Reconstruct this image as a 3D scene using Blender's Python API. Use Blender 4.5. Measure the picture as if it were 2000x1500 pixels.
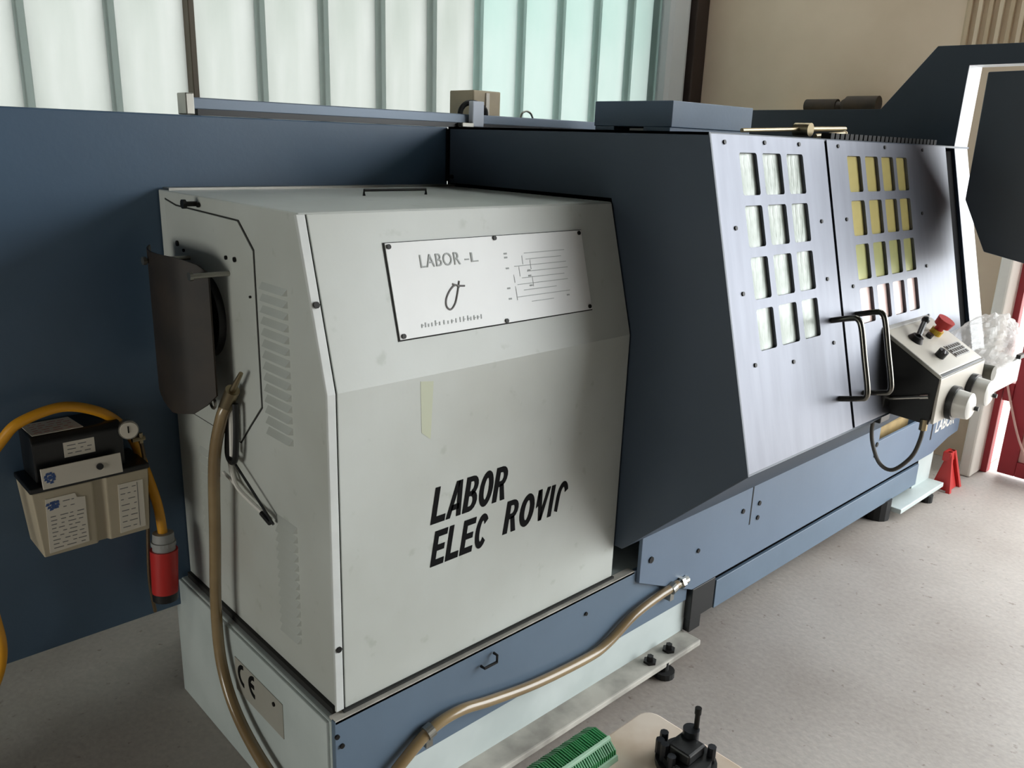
import bpy, bmesh, math, random
from mathutils import Vector, Matrix
random.seed(7)
for o in list(bpy.data.objects): bpy.data.objects.remove(o)
SC = bpy.context.scene
COL = SC.collection

# ------------------------------------------------------------------ camera
cam = bpy.data.cameras.new('camera'); cam_o = bpy.data.objects.new('camera', cam); COL.objects.link(cam_o)
yaw, pitch, roll, F = 0.761787, 0.286404, -0.0361136, 1611.966
fw = Vector((math.sin(yaw)*math.cos(pitch), math.cos(yaw)*math.cos(pitch), -math.sin(pitch)))
rt = Vector((math.cos(yaw), -math.sin(yaw), 0)); dn = fw.cross(rt)
r2 = rt*math.cos(roll) + dn*math.sin(roll); d2 = -rt*math.sin(roll) + dn*math.cos(roll)
m = Matrix.Identity(4)
for i in range(3):
    m[i][0] = r2[i]; m[i][1] = -d2[i]; m[i][2] = -fw[i]
m.translation = (0, 0, 1.65)
cam_o.matrix_world = m
cam.sensor_width = 36; cam.lens = 36*F/2000; cam.clip_start = 0.05; cam.clip_end = 200
SC.camera = cam_o

# ------------------------------------------------------------------ light and exposure
W = bpy.data.worlds.new('overcast_sky'); SC.world = W; W.use_nodes = True
wn = W.node_tree; bg = wn.nodes['Background']
tc = wn.nodes.new('ShaderNodeTexCoord'); sx = wn.nodes.new('ShaderNodeSeparateXYZ'); cr = wn.nodes.new('ShaderNodeValToRGB')
wn.links.new(tc.outputs['Generated'], sx.inputs[0]); wn.links.new(sx.outputs['Z'], cr.inputs[0]); wn.links.new(cr.outputs[0], bg.inputs[0])
cr.color_ramp.elements[0].position = 0.0; cr.color_ramp.elements[0].color = (0.90, 0.94, 0.95, 1)
cr.color_ramp.elements[1].position = 1.0; cr.color_ramp.elements[1].color = (0.93, 0.97, 1.0, 1)
bg.inputs[1].default_value = 9.0

def area(name, loc, rot, sx_, sy_, energy, color=(1, 1, 1), portal=False):
    l = bpy.data.lights.new(name, 'AREA'); l.shape = 'RECTANGLE'; l.size = sx_; l.size_y = sy_; l.energy = energy; l.color = color
    if portal: l.cycles.is_portal = True
    o = bpy.data.objects.new(name, l); COL.objects.link(o); o.location = loc; o.rotation_euler = rot
    return o
PI = math.pi
# sky light enters through the wide open gate in the end wall and an added, unseen low side window (portals only guide sampling)
area('gate_portal', (4.95, -2.11, 1.8), (0, PI/2, 0), 3.6, 6.8, 1, portal=True)
area('added_window_portal', (-3.05, 1.25, .9), (0, -PI/2, 0), 1.2, 1.9, 1, portal=True)
SC.view_settings.view_transform = 'Standard'; SC.view_settings.look = 'None'
SC.view_settings.exposure = 0.0; SC.view_settings.gamma = 1.0; SC.view_settings.use_curve_mapping = False

# ------------------------------------------------------------------ materials
def lin(c): return tuple((v/255/12.92 if v/255 <= .04045 else ((v/255+.055)/1.055)**2.4) for v in c)
MATS = {}
def mat(name, rgb, rough=.5, metal=0, var=.0, scale=6, rgb2=None, bump=0, bscale=40, spec=.5, aniso=0, stretch=(1, 1, 1), trans=0, coat=0, detail=4, contrast=(.35, .65), specks=0):
    if name in MATS: return MATS[name]
    mt = bpy.data.materials.new(name); mt.use_nodes = True; MATS[name] = mt
    nt = mt.node_tree; b = nt.nodes['Principled BSDF']
    b.inputs['Roughness'].default_value = rough; b.inputs['Metallic'].default_value = metal
    b.inputs['Specular IOR Level'].default_value = spec
    b.inputs['Coat Weight'].default_value = coat
    c = lin(rgb); b.inputs['Base Color'].default_value = (*c, 1)
    if trans: b.inputs['Transmission Weight'].default_value = trans
    if var or rgb2 or bump:
        t = nt.nodes.new('ShaderNodeTexCoord'); mp = nt.nodes.new('ShaderNodeMapping'); mp.inputs['Scale'].default_value = stretch
        nt.links.new(t.outputs['Object'], mp.inputs[0])
    if var or rgb2:
        n = nt.nodes.new('ShaderNodeTexNoise'); n.inputs['Scale'].default_value = scale; n.inputs['Detail'].default_value = detail
        nt.links.new(mp.outputs[0], n.inputs['Vector'])
        r = nt.nodes.new('ShaderNodeValToRGB'); r.color_ramp.elements[0].position, r.color_ramp.elements[1].position = contrast
        c2 = lin(rgb2) if rgb2 else tuple(v*(1-var) for v in c)
        r.color_ramp.elements[0].color = (*c2, 1); r.color_ramp.elements[1].color = (*c, 1)
        nt.links.new(n.outputs['Fac'], r.inputs[0]); last = r.outputs[0]
        if specks:      # scattered smudges with a shape of their own
            n3 = nt.nodes.new('ShaderNodeTexNoise'); n3.inputs['Scale'].default_value = 17; n3.inputs['Detail'].default_value = 4; nt.links.new(mp.outputs[0], n3.inputs['Vector'])
            r3 = nt.nodes.new('ShaderNodeValToRGB'); r3.color_ramp.elements[0].position = .27; r3.color_ramp.elements[1].position = .36
            r3.color_ramp.elements[0].color = (1-specks, 1-specks*.9, 1-specks*1.1, 1); r3.color_ramp.elements[1].color = (1, 1, 1, 1)
            nt.links.new(n3.outputs['Fac'], r3.inputs[0])
            mx = nt.nodes.new('ShaderNodeMix'); mx.data_type = 'RGBA'; mx.blend_type = 'MULTIPLY'; mx.inputs[0].default_value = 1
            nt.links.new(last, mx.inputs[6]); nt.links.new(r3.outputs[0], mx.inputs[7]); last = mx.outputs[2]
        nt.links.new(last, b.inputs['Base Color'])
    if bump:
        n2 = nt.nodes.new('ShaderNodeTexNoise'); n2.inputs['Scale'].default_value = bscale; n2.inputs['Detail'].default_value = 3
        nt.links.new(mp.outputs[0], n2.inputs['Vector'])
        bp = nt.nodes.new('ShaderNodeBump'); bp.inputs['Strength'].default_value = bump; bp.inputs['Distance'].default_value = .01
        nt.links.new(n2.outputs['Fac'], bp.inputs['Height']); nt.links.new(bp.outputs[0], b.inputs['Normal'])
    return mt

def glass_mat(name, rgb, rgb2, clear=.35, scale=(3, 3, .5)):
    """milky profiled glass: translucent sheet lit from outside"""
    mt = bpy.data.materials.new(name); mt.use_nodes = True; MATS[name] = mt
    nt = mt.node_tree; nt.nodes.remove(nt.nodes['Principled BSDF']); out = nt.nodes['Material Output']
    t = nt.nodes.new('ShaderNodeTexCoord'); mp = nt.nodes.new('ShaderNodeMapping'); mp.inputs['Scale'].default_value = scale
    n = nt.nodes.new('ShaderNodeTexNoise'); n.inputs['Scale'].default_value = 2.2; n.inputs['Detail'].default_value = 5
    nt.links.new(t.outputs['Object'], mp.inputs[0]); nt.links.new(mp.outputs[0], n.inputs['Vector'])
    r = nt.nodes.new('ShaderNodeValToRGB'); r.color_ramp.elements[0].position = .3; r.color_ramp.elements[1].position = .7
    r.color_ramp.elements[0].color = (*lin(rgb2), 1); r.color_ramp.elements[1].color = (*lin(rgb), 1)
    nt.links.new(n.outputs['Fac'], r.inputs[0])
    tl = nt.nodes.new('ShaderNodeBsdfTranslucent'); gl = nt.nodes.new('ShaderNodeBsdfDiffuse'); mx = nt.nodes.new('ShaderNodeMixShader')
    mx.inputs[0].default_value = .12
    nt.links.new(r.outputs[0], tl.inputs[0]); nt.links.new(r.outputs[0], gl.inputs[0])
    nt.links.new(tl.outputs[0], mx.inputs[1]); nt.links.new(gl.outputs[0], mx.inputs[2]); nt.links.new(mx.outputs[0], out.inputs[0])
    return mt

navy = mat('navy_satin_paint', (74, 97, 120), .42, var=.12, scale=3, bump=.03, bscale=90)
hoodp = mat('navy_hood_shaded', (55, 67, 81), .45, var=.1, scale=3, bump=.03, bscale=90)  # the navy paint again, darkened for the shade on hood and arch
cream = mat('grey_white_enamel', (203, 207, 202), .38, rgb2=(190, 193, 186), scale=2.2, bump=.02, bscale=60, specks=.14)
cream_strip = mat('pale_edge_enamel', (216, 219, 216), .4, var=.1, scale=14)
apron_blue = mat('blue_grey_enamel', (98, 116, 134), .4, var=.1, scale=4, bump=.02)
basewhite = mat('pale_base_enamel', (205, 214, 212), .4, rgb2=(188, 198, 196), scale=4)
flange_m = mat('dusty_flange_paint', (196, 192, 182), .7, rgb2=(150, 146, 138), scale=9)
steel = mat('brushed_steel', (106, 108, 115), .46, 1, var=.10, scale=4, stretch=(9, 1.2, 1.2), bump=.015, bscale=60)
chrome = mat('chrome', (215, 213, 205), .18, 1)
dull = mat('dull_zinc', (170, 168, 160), .4, 1, var=.2)
brass = mat('brassy_steel', (170, 155, 125), .35, 1, var=.25)
black = mat('black_enamel', (20, 21, 22), .38)
blackm = mat('black_rubber', (16, 16, 16), .7)
dark_in = mat('dark_interior', (12, 12, 13), .9, spec=.05)
seam_m = mat('seam_shadow_gap', (40, 40, 38), .9)
screwm = mat('dark_screw', (34, 33, 32), .45, .6)
signm = mat('sign_plate_white', (232, 233, 231), .3, var=.04)
inkm = mat('faded_grey_ink', (168, 172, 170), .6)
inkd = mat('letter_black', (12, 12, 13), .8, spec=.15)
guardm = mat('rusty_dark_guard', (48, 38, 29), .6, .1, rgb2=(28, 23, 19), scale=8)
hosem = mat('tan_clear_hose', (150, 128, 92), .25, rgb2=(122, 100, 68), scale=5, coat=.5)
condm = mat('tan_hose_front', (188, 172, 140), .25, coat=.5, var=.1)
beige = mat('beige_plastic', (188, 176, 152), .45, var=.06, scale=8)
paper = mat('paper_label', (222, 214, 200), .6)
blueink = mat('blue_ink', (58, 86, 140), .6)
greyink = mat('grey_ink', (120, 118, 116), .6)
redink = mat('red_ink', (190, 110, 100), .6)
yellow = mat('yellow_cable', (226, 158, 32), .4, var=.08)
redp = mat('red_plastic', (186, 38, 34), .4)
redpaint = mat('red_gate_paint', (160, 38, 48), .5, var=.15)
pinkpanel = mat('pale_pink_sheet', (222, 178, 168), .6, var=.12)
greyp = mat('grey_plastic', (150, 150, 148), .5)
consolew = mat('console_beige_white', (206, 200, 188), .4, var=.06)
consoleg = mat('console_grey', (176, 174, 170), .4)
whitep = mat('white_plastic', (228, 225, 218), .35)
pane_refl_white = mat('whitish_pane_reflection', (208, 213, 208), .28, .10, spec=.2, rgb2=(128, 138, 126), scale=8, bump=.55, bscale=16, stretch=(1.8, .7, .7), contrast=(.36, .6))  # whitish pane, bright reflection of the gate put into its colour
pane_refl_yellow = mat('yellow_pane_reflection', (212, 198, 132), .25, .35, rgb2=(196, 180, 112), scale=6, bump=.12, bscale=10, coat=.2)  # yellow reflection of a wall painted as the pane colour
pane_refl_olive = mat('olive_pane_reflection', (196, 190, 124), .25, .35, rgb2=(172, 178, 126), scale=6, bump=.12, bscale=10, coat=.2)  # same painted wall reflection, greener row
pane_refl_pink = mat('pink_pane_reflection', (226, 216, 208), .28, .12, spec=.2, rgb2=(236, 186, 180), scale=4, bump=.15, bscale=10, contrast=(.38, .6))  # reflection of the red gate painted into the pale panes
concrete = None
plaster = mat('beige_plaster', (212, 190, 166), .85, rgb2=(198, 176, 152), scale=1.6, bump=.04, bscale=30)
whiteplaster = mat('white_plaster', (232, 226, 216), .8, var=.06, scale=5)
greywall = mat('grey_wall', (84, 82, 78), .85, var=.08, scale=2)
ceilm = mat('dark_ceiling', (70, 69, 66), .9)
mull_m = None; mull_c = None; sill_m = mat('sill_grey', (140, 146, 142), .6)
mull_d = mat('mullion_brown', (92, 82, 66), .6)
reveal_m = mat('reveal_grey', (186, 188, 188), .7)
brownpost = mat('dark_brown_post', (38, 24, 16), .6)
greenp = mat('green_plastic', (60, 146, 88), .35, rgb2=(44, 116, 64), scale=12)
greenl = mat('pale_green_plastic', (150, 190, 160), .3)
tablem = mat('pale_beige_laminate', (238, 224, 208), .45, rgb2=(206, 182, 156), scale=5, contrast=(.3, .55))
slatm = mat('slat_tan', (186, 164, 136), .7); slatl = mat('slat_light', (206, 186, 160), .7)
brownm = mat('dark_brown_leather', (30, 22, 16), .7, rgb2=(58, 44, 30), scale=7)
pot_m = mat('tan_card', (196, 180, 152), .7, var=.2, scale=8)
brownbox = mat('ochre_interior', (172, 146, 98), .6, var=.3, scale=12)
pend_m = mat('pendant_navy', (56, 66, 78), .4, var=.08)

def concrete_mat():
    mt = bpy.data.materials.new('concrete_floor'); mt.use_nodes = True; nt = mt.node_tree; b = nt.nodes['Principled BSDF']
    t = nt.nodes.new('ShaderNodeTexCoord')
    def noise(sc, det, lo, hi, ca, cb):
        n = nt.nodes.new('ShaderNodeTexNoise'); n.inputs['Scale'].default_value = sc; n.inputs['Detail'].default_value = det
        nt.links.new(t.outputs['Object'], n.inputs['Vector'])
        r = nt.nodes.new('ShaderNodeValToRGB'); r.color_ramp.elements[0].position = lo; r.color_ramp.elements[1].position = hi
        r.color_ramp.elements[0].color = (*ca, 1); r.color_ramp.elements[1].color = (*cb, 1)
        nt.links.new(n.outputs['Fac'], r.inputs[0]); return r
    a = noise(1.3, 8, .3, .7, lin((156, 147, 139)), lin((187, 180, 173)))
    s = noise(34, 4, .27, .33, (.62, .59, .55), (1, 1, 1))
    g = noise(60, 3, .2, .8, (.86, .86, .86), (1.06, 1.05, 1.04))
    prev = a.outputs[0]
    for q in (s, g):
        mx = nt.nodes.new('ShaderNodeMix'); mx.data_type = 'RGBA'; mx.blend_type = 'MULTIPLY'; mx.inputs[0].default_value = 1
        nt.links.new(prev, mx.inputs[6]); nt.links.new(q.outputs[0], mx.inputs[7]); prev = mx.outputs[2]
    nt.links.new(prev, b.inputs['Base Color'])
    b.inputs['Roughness'].default_value = .62
    n2 = nt.nodes.new('ShaderNodeTexNoise'); n2.inputs['Scale'].default_value = 40; nt.links.new(t.outputs['Object'], n2.inputs['Vector'])
    bp = nt.nodes.new('ShaderNodeBump'); bp.inputs['Strength'].default_value = .12; bp.inputs['Distance'].default_value = .01
    nt.links.new(n2.outputs['Fac'], bp.inputs['Height']); nt.links.new(bp.outputs[0], b.inputs['Normal'])
    return mt
concrete = concrete_mat()

def bag_mat():
    mt = bpy.data.materials.new('clear_plastic_film'); mt.use_nodes = True; nt = mt.node_tree
    b = nt.nodes['Principled BSDF']; out = nt.nodes['Material Output']
    b.inputs['Base Color'].default_value = (.85, .83, .8, 1); b.inputs['Roughness'].default_value = .2
    tr = nt.nodes.new('ShaderNodeBsdfTransparent'); tl = nt.nodes.new('ShaderNodeBsdfTranslucent'); tl.inputs[0].default_value = (.9, .88, .85, 1)
    m1 = nt.nodes.new('ShaderNodeMixShader'); m1.inputs[0].default_value = .5
    m2 = nt.nodes.new('ShaderNodeMixShader'); m2.inputs[0].default_value = .58
    nt.links.new(b.outputs[0], m1.inputs[1]); nt.links.new(tl.outputs[0], m1.inputs[2])
    nt.links.new(m1.outputs[0], m2.inputs[1]); nt.links.new(tr.outputs[0], m2.inputs[2]); nt.links.new(m2.outputs[0], out.inputs[0])
    return mt
bagm = bag_mat()
pane_white = glass_mat('profile_glass_milky', (176, 177, 175), (160, 163, 159))
pane_green = glass_mat('profile_glass_green', (176, 180, 178), (160, 172, 168), scale=(1.2, 1, .45))

added_roof_pane = glass_mat('added_roof_glass', (240, 241, 240), (232, 234, 232))  # bright glass for the added roof light
def clear_mat():
    mt = bpy.data.materials.new('clear_glass'); mt.use_nodes = True; nt = mt.node_tree; nt.nodes.remove(nt.nodes['Principled BSDF'])
    tr = nt.nodes.new('ShaderNodeBsdfTransparent'); tr.inputs[0].default_value = (.95, .93, .89, 1); gl = nt.nodes.new('ShaderNodeBsdfGlossy'); gl.inputs['Roughness'].default_value = .02
    mx = nt.nodes.new('ShaderNodeMixShader'); mx.inputs[0].default_value = .06
    nt.links.new(tr.outputs[0], mx.inputs[1]); nt.links.new(gl.outputs[0], mx.inputs[2]); nt.links.new(mx.outputs[0], nt.nodes['Material Output'].inputs[0])
    return mt
clear_glass = clear_mat()
mull_m = glass_mat('glass_flange_grey', (180, 186, 183), (170, 177, 173))
mull_c = glass_mat('glass_flange_cyan', (186, 197, 194), (176, 190, 186))
# ------------------------------------------------------------------ mesh helpers
WL = {}
class MB:
    def __init__(s): s.bm = bmesh.new()
    def box(s, x0, x1, y0, y1, z0, z1):
        v = [s.bm.verts.new((x, y, z)) for z in (z0, z1) for (x, y) in ((x0, y0), (x1, y0), (x1, y1), (x0, y1))]
        for f in ((0, 3, 2, 1), (4, 5, 6, 7), (0, 1, 5, 4), (1, 2, 6, 5), (2, 3, 7, 6), (3, 0, 4, 7)): s.bm.faces.new([v[i] for i in f])
        return s
    def prism(s, A, B):
        n = len(A); a = [s.bm.verts.new(p) for p in A]; b = [s.bm.verts.new(p) for p in B]
        s.bm.faces.new(a[::-1]); s.bm.faces.new(b)
        for i in range(n): s.bm.faces.new((a[i], a[(i+1) % n], b[(i+1) % n], b[i]))
        return s
    def px(s, poly, x0, x1): return s.prism([(x0, y, z) for y, z in poly], [(x1, y, z) for y, z in poly])
    def py(s, poly, y0, y1): return s.prism([(x, y0, z) for x, z in poly], [(x, y1, z) for x, z in poly])
    def pz(s, poly, z0, z1): return s.prism([(x, y, z0) for x, y in poly], [(x, y, z1) for x, y in poly])
    def fr(s, M, poly, d0, d1):   # polygon in a local frame, extruded along its normal
        return s.prism([M @ Vector((x, y, d0)) for x, y in poly], [M @ Vector((x, y, d1)) for x, y in poly])
    def cyl(s, p0, p1, r, seg=14, r2=None):
        p0 = Vector(p0); p1 = Vector(p1); r2 = r if r2 is None else r2
        ax = (p1-p0).normalized(); t = Vector((0, 0, 1)) if abs(ax.z) < .9 else Vector((1, 0, 0))
        u = ax.cross(t).normalized(); w = ax.cross(u)
        cs = [(math.cos(2*PI*i/seg), math.sin(2*PI*i/seg)) for i in range(seg)]
        return s.prism([p0+(u*c+w*q)*r for c, q in cs], [p1+(u*c+w*q)*r2 for c, q in cs])
    def tube(s, pts, r, seg=10, sub=6, closed=False):
        P = [Vector(p) for p in pts]
        if sub > 1 and len(P) > 2:
            n = len(P); Q = []
            rng = range(n) if closed else range(n-1)
            for i in rng:
                g = lambda k: P[k % n] if closed else P[max(0, min(n-1, k))]
                a, b, c, d = g(i-1), g(i), g(i+1), g(i+2)
                for k in range(sub):
                    t = k/sub
                    Q.append(.5*((2*b)+(c-a)*t+(2*a-5*b+4*c-d)*t*t+(3*b-a-3*c+d)*t**3))
            if not closed: Q.append(P[-1])
            P = Q
        rings = []; n = len(P); prevu = None
        for i in range(n):
            if closed: ax = (P[(i+1) % n]-P[i-1]).normalized()
            else: ax = (P[min(n-1, i+1)]-P[max(0, i-1)]).normalized()
            if prevu is None:
                t = Vector((0, 0, 1)) if abs(ax.z) < .9 else Vector((1, 0, 0)); u = ax.cross(t).normalized()
            else: u = (prevu-ax*prevu.dot(ax)).normalized()
            prevu = u; w = ax.cross(u)
            rings.append([s.bm.verts.new(P[i]+(u*math.cos(2*PI*k/seg)+w*math.sin(2*PI*k/seg))*r) for k in range(seg)])
        m_ = n if closed else n-1
        for i in range(m_):
            A, B = rings[i], rings[(i+1) % n]
            for k in range(seg): s.bm.faces.new((A[k], A[(k+1) % seg], B[(k+1) % seg], B[k]))
        if not closed: s.bm.faces.new(rings[0][::-1]); s.bm.faces.new(rings[-1])
        return s
    def ball(s, c, r, sc=(1, 1, 1), u=14, v=9):
        ret = bmesh.ops.create_uvsphere(s.bm, u_segments=u, v_segments=v, radius=r)
        for q in ret['verts']: q.co = Vector((q.co.x*sc[0]+c[0], q.co.y*sc[1]+c[1], q.co.z*sc[2]+c[2]))
        return s

def tag(o, label=None, cat=None, group=None, kind=None):
    if label: o['label'] = label
    if cat: o['category'] = cat
    if group: o['group'] = group
    if kind: o['kind'] = kind
    return o
def link_mesh(name, me, mt, parent=None, bevel=0, smooth=False):
    cs = [v.co for v in me.vertices]
    c = Vector(((min(v.x for v in cs)+max(v.x for v in cs))/2, (min(v.y for v in cs)+max(v.y for v in cs))/2, min(v.z for v in cs)))
    me.transform(Matrix.Translation(-c))
    o = bpy.data.objects.new(name, me); COL.objects.link(o)
    if mt: me.materials.clear(); me.materials.append(mt)
    WL[o.name] = c
    if parent: o.parent = parent; o.location = c-WL[parent.name]
    else: o.location = c
    if smooth:
        for p in me.polygons: p.use_smooth = True
    if bevel:
        bv = o.modifiers.new('bevel', 'BEVEL'); bv.width = bevel; bv.segments = 2; bv.limit_method = 'ANGLE'; bv.angle_limit = math.radians(35)
    return o
def fin(name, mb, mt, parent=None, bevel=0, smooth=False, label=None):
    bmesh.ops.recalc_face_normals(mb.bm, faces=mb.bm.faces)
    me = bpy.data.meshes.new(name); mb.bm.to_mesh(me); mb.bm.free()
    if smooth:
        try: me.set_sharp_from_angle(angle=math.radians(40))
        except Exception: pass
    o = link_mesh(name, me, mt, parent, bevel, smooth)
    if label: o['label'] = label
    return o
def again(src, delta, parent):      # a further copy of an alike piece, sharing its mesh
    o = src.copy(); COL.objects.link(o); o.parent = parent
    w = WL[src.name]+Vector(delta); WL[o.name] = w; o.location = w-(WL[parent.name] if parent else Vector()); return o
def thing(name, loc, label, cat, group=None):
    o = bpy.data.objects.new(name, None); COL.objects.link(o); o.location = loc; o.empty_display_size = .1
    WL[o.name] = Vector(loc); return tag(o, label, cat, group)
def frame(o, xd, yd):
    xd = Vector(xd).normalized(); yd = Vector(yd).normalized(); n = xd.cross(yd)
    M = Matrix.Identity(4)
    for i in range(3): M[i][0] = xd[i]; M[i][1] = yd[i]; M[i][2] = n[i]; M[i][3] = o[i]
    return M
def rrect(x0, x1, y0, y1, r, n=4):
    pts = []
    for cx, cy, a0 in ((x1-r, y1-r, 0), (x0+r, y1-r, 90), (x0+r, y0+r, 180), (x1-r, y0+r, 270)):
        for k in range(n+1):
            a = math.radians(a0+90*k/n); pts.append((cx+r*math.cos(a), cy+r*math.sin(a)))
    return pts
def curve_mesh(curve):
    o = bpy.data.objects.new('tmp', curve); COL.objects.link(o)
    dg = bpy.context.evaluated_depsgraph_get(); dg.update()
    me = bpy.data.meshes.new_from_object(o.evaluated_get(dg)); bpy.data.objects.remove(o); bpy.data.curves.remove(curve)
    return me
def plate(name, outer, holes, M, d0, d1, mt, parent, bevel=0):
    cu = bpy.data.curves.new('tmp', 'CURVE'); cu.dimensions = '2D'; cu.fill_mode = 'BOTH'; cu.extrude = (d1-d0)/2
    for pts in [outer]+holes:
        sp = cu.splines.new('POLY'); sp.points.add(len(pts)-1); sp.use_cyclic_u = True
        for i, p in enumerate(pts): sp.points[i].co = (p[0], p[1], 0, 1)
    me = curve_mesh(cu); me.name = name
    me.transform(M @ Matrix.Translation((0, 0, (d0+d1)/2)))
    return link_mesh(name, me, mt, parent, bevel)
def text(name, body, M, x0, x1, y0, y1, mt, parent, shear=0, bold=0.0, depth=.0012, clip=None, space=1.0):
    cu = bpy.data.curves.new('tmp', 'FONT'); cu.body = body; cu.size = 1; cu.shear = shear; cu.offset = bold; cu.space_character = space; cu.extrude = .001; cu.resolution_u = 4
    me = curve_mesh(cu); me.name = name
    xs = [v.co.x for v in me.vertices]; ys = [v.co.y for v in me.vertices]
    for v in me.vertices:
        v.co.x = x0+(v.co.x-min(xs))/(max(xs)-min(xs))*(x1-x0)
        v.co.y = y0+(v.co.y-min(ys))/(max(ys)-min(ys))*(y1-y0)
        v.co.z = depth if v.co.z > 0 else 0.0002
    if clip:
        b = bmesh.new(); b.from_mesh(me)
        r = bmesh.ops.bisect_plane(b, geom=b.verts[:]+b.edges[:]+b.faces[:], plane_co=(clip[0], clip[1], 0), plane_no=(clip[2], clip[3], 0), clear_outer=True)
        b.to_mesh(me); b.free()
    me.transform(M)
    return link_mesh(name, me, mt, parent)
def structure(o, label=None): o['kind'] = 'structure'; return o

# ================================================================== THE SETTING
WX, WY, CZ = 4.87, 3.5, 4.6
fl = structure(fin('floor', MB().box(-3.2, 30, -30, 14, -.2, 0), concrete))
SKX0, SKX1, SKY0, SKY1 = 3.3, 4.7, .6, 3.2
structure(fin('ceiling', MB().box(-3.2, SKX0, -6.7, WY+.3, CZ, CZ+.2).box(SKX1, WX+.3, -6.7, WY+.3, CZ, CZ+.2).box(SKX0, SKX1, -6.7, SKY0, CZ, CZ+.2).box(SKX0, SKX1, SKY1, WY+.3, CZ, CZ+.2), ceilm))
structure(fin('added_roof_light', MB().box(SKX0, SKX1, SKY0, SKY1, CZ+.08, CZ+.09), added_roof_pane))  # unseen roof light, added to brighten the end wall
structure(fin('wall_left', MB().box(-3.3, -3.1, -6.7, .3, 0, CZ).box(-3.3, -3.1, 2.2, WY+.3, 0, CZ).box(-3.3, -3.1, .3, 2.2, 0, .3).box(-3.3, -3.1, .3, 2.2, 1.5, CZ), greywall))
structure(fin('added_side_window', MB().box(-3.22, -3.21, .3, 2.2, .3, 1.5), clear_glass))  # unseen window, added as fill light for the headstock end face
# wall behind the camera
structure(fin('wall_front', MB().box(-3.1, WX+.25, -6.6, -6.4, 0, CZ), greywall))
# end wall with the gate opening
we = structure(fin('wall_right', MB().box(WX, WX+.25, 1.30, WY+.3, 0, CZ).box(WX, WX+.25, -5.5, 1.30, 3.6, CZ).box(WX, WX+.25, -6.4, -5.5, 0, CZ), plaster))
structure(fin('trim_1', MB().box(4.64, WX+.25, 1.285, 1.345, 0, 3.6), whiteplaster, bevel=.012))
# back wall with profiled glass
GZ0, GZ1, GX1 = .95, 3.6, 4.475
structure(fin('wall_back', MB().box(-3.1, WX, WY, WY+.25, 0, GZ0).box(-3.1, WX, WY, WY+.25, GZ1, CZ).box(GX1+.02, WX, WY, WY+.25, GZ0, GZ1), greywall))
win = structure(fin('window_1', MB().box(-3.1, GX1+.02, WY-.03, WY+.1, GZ0-.05, GZ0).box(-3.1, GX1+.02, WY-.03, WY+.1, GZ1, GZ1+.05), sill_m))
STEP = .3045; edges = [.875+STEP*k for k in range(-12, 12)]+[GX1]
for i in range(len(edges)-1):
    x0, x1 = edges[i], edges[i+1]
    p = fin('pane', MB().box(x0+.012, x1-.012, WY+.02, WY+.028, GZ0, GZ1), pane_green if x0 > 3.0 else pane_white, win)
for i, x in enumerate(edges):
    mt_ = mull_d if abs(x-.875-2*STEP) < .01 else (mull_c if x > 2.9 else mull_m)
    w_ = .013 if x < 2.9 else .011
    fin('mullion', MB().box(x-w_, x+w_, WY-.03, WY+.06, GZ0, GZ1), mt_, win, bevel=.004)
structure(fin('trim_2', MB().box(4.495, 4.735, WY-.09, WY+.02, 0, CZ), reveal_m, bevel=.05))
structure(fin('trim_3', MB().box(4.735, 4.868, WY-.12, WY+.02, 0, CZ), brownpost, bevel=.01))

# gate in the end wall: fixed red post and a red framed leaf with pale panel
gate = structure(fin('door_1', MB().box(4.80, 4.86, 1.255, 1.31, 0, 3.6), redpaint, bevel=.004))
fin('leaf_stile', MB().box(4.80, 4.85, 1.12, 1.205, .02, 3.5), redpaint, gate, bevel=.004)
fin('leaf_stile', MB().box(4.80, 4.85, .82, .88, .02, 3.5), redpaint, gate, bevel=.004)
fin('leaf_rail', MB().box(4.80, 4.85, .88, 1.12, .02, .10), redpaint, gate, bevel=.004)
fin('leaf_rail', MB().box(4.80, 4.85, .88, 1.12, 1.25, 1.33), redpaint, gate, bevel=.004)
fin('leaf_rail', MB().box(4.80, 4.85, .88, 1.12, 3.42, 3.5), redpaint, gate, bevel=.004)
fin('leaf_panel', MB().box(4.82, 4.83, .88, 1.12, .10, 1.25), pinkpanel, gate)
fin('leaf_panel', MB().box(4.82, 4.83, .88, 1.12, 1.33, 3.42), pinkpanel, gate)
fin('lock_block', MB().box(4.79, 4.85, 1.205, 1.25, .42, .52), redpaint, gate, bevel=.004)
tag(fin('gate_rope', MB().tube([(4.78, 1.27, .62), (4.77, 1.2, .42), (4.75, 1.1, .2), (4.72, .95, .02)], .006, 6), pinkpanel, smooth=True), 'thin pale pink rope hanging down the red gate', 'rope')

# slatted panel high on the end wall
sl = thing('slatted_panel', (4.86, 1.65, 2.2), 'tan vertical slatted panel high on the beige end wall', 'panel')
fin('backing', MB().box(4.855, 4.87, 1.40, 1.80, 2.2, 3.4), slatm, sl)
for k in range(8):
    y = 1.78-k*.05
    fin('slat', MB().box(4.83, 4.856, y-.017, y+.005, 2.2, 3.4), slatl if k % 2 else slatm, sl, bevel=.004)

# ================================================================== THE LATHE
LA = thing('cnc_lathe', (2.2, 1.8, 0), 'long navy and grey-white CNC lathe with steel sliding doors', 'lathe')
CX0, CX1 = .82, 1.768
YF, YT, ZB, ZC, ZT, YB = 1.39, 1.487, .40, 1.15, 1.50, 2.195
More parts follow.
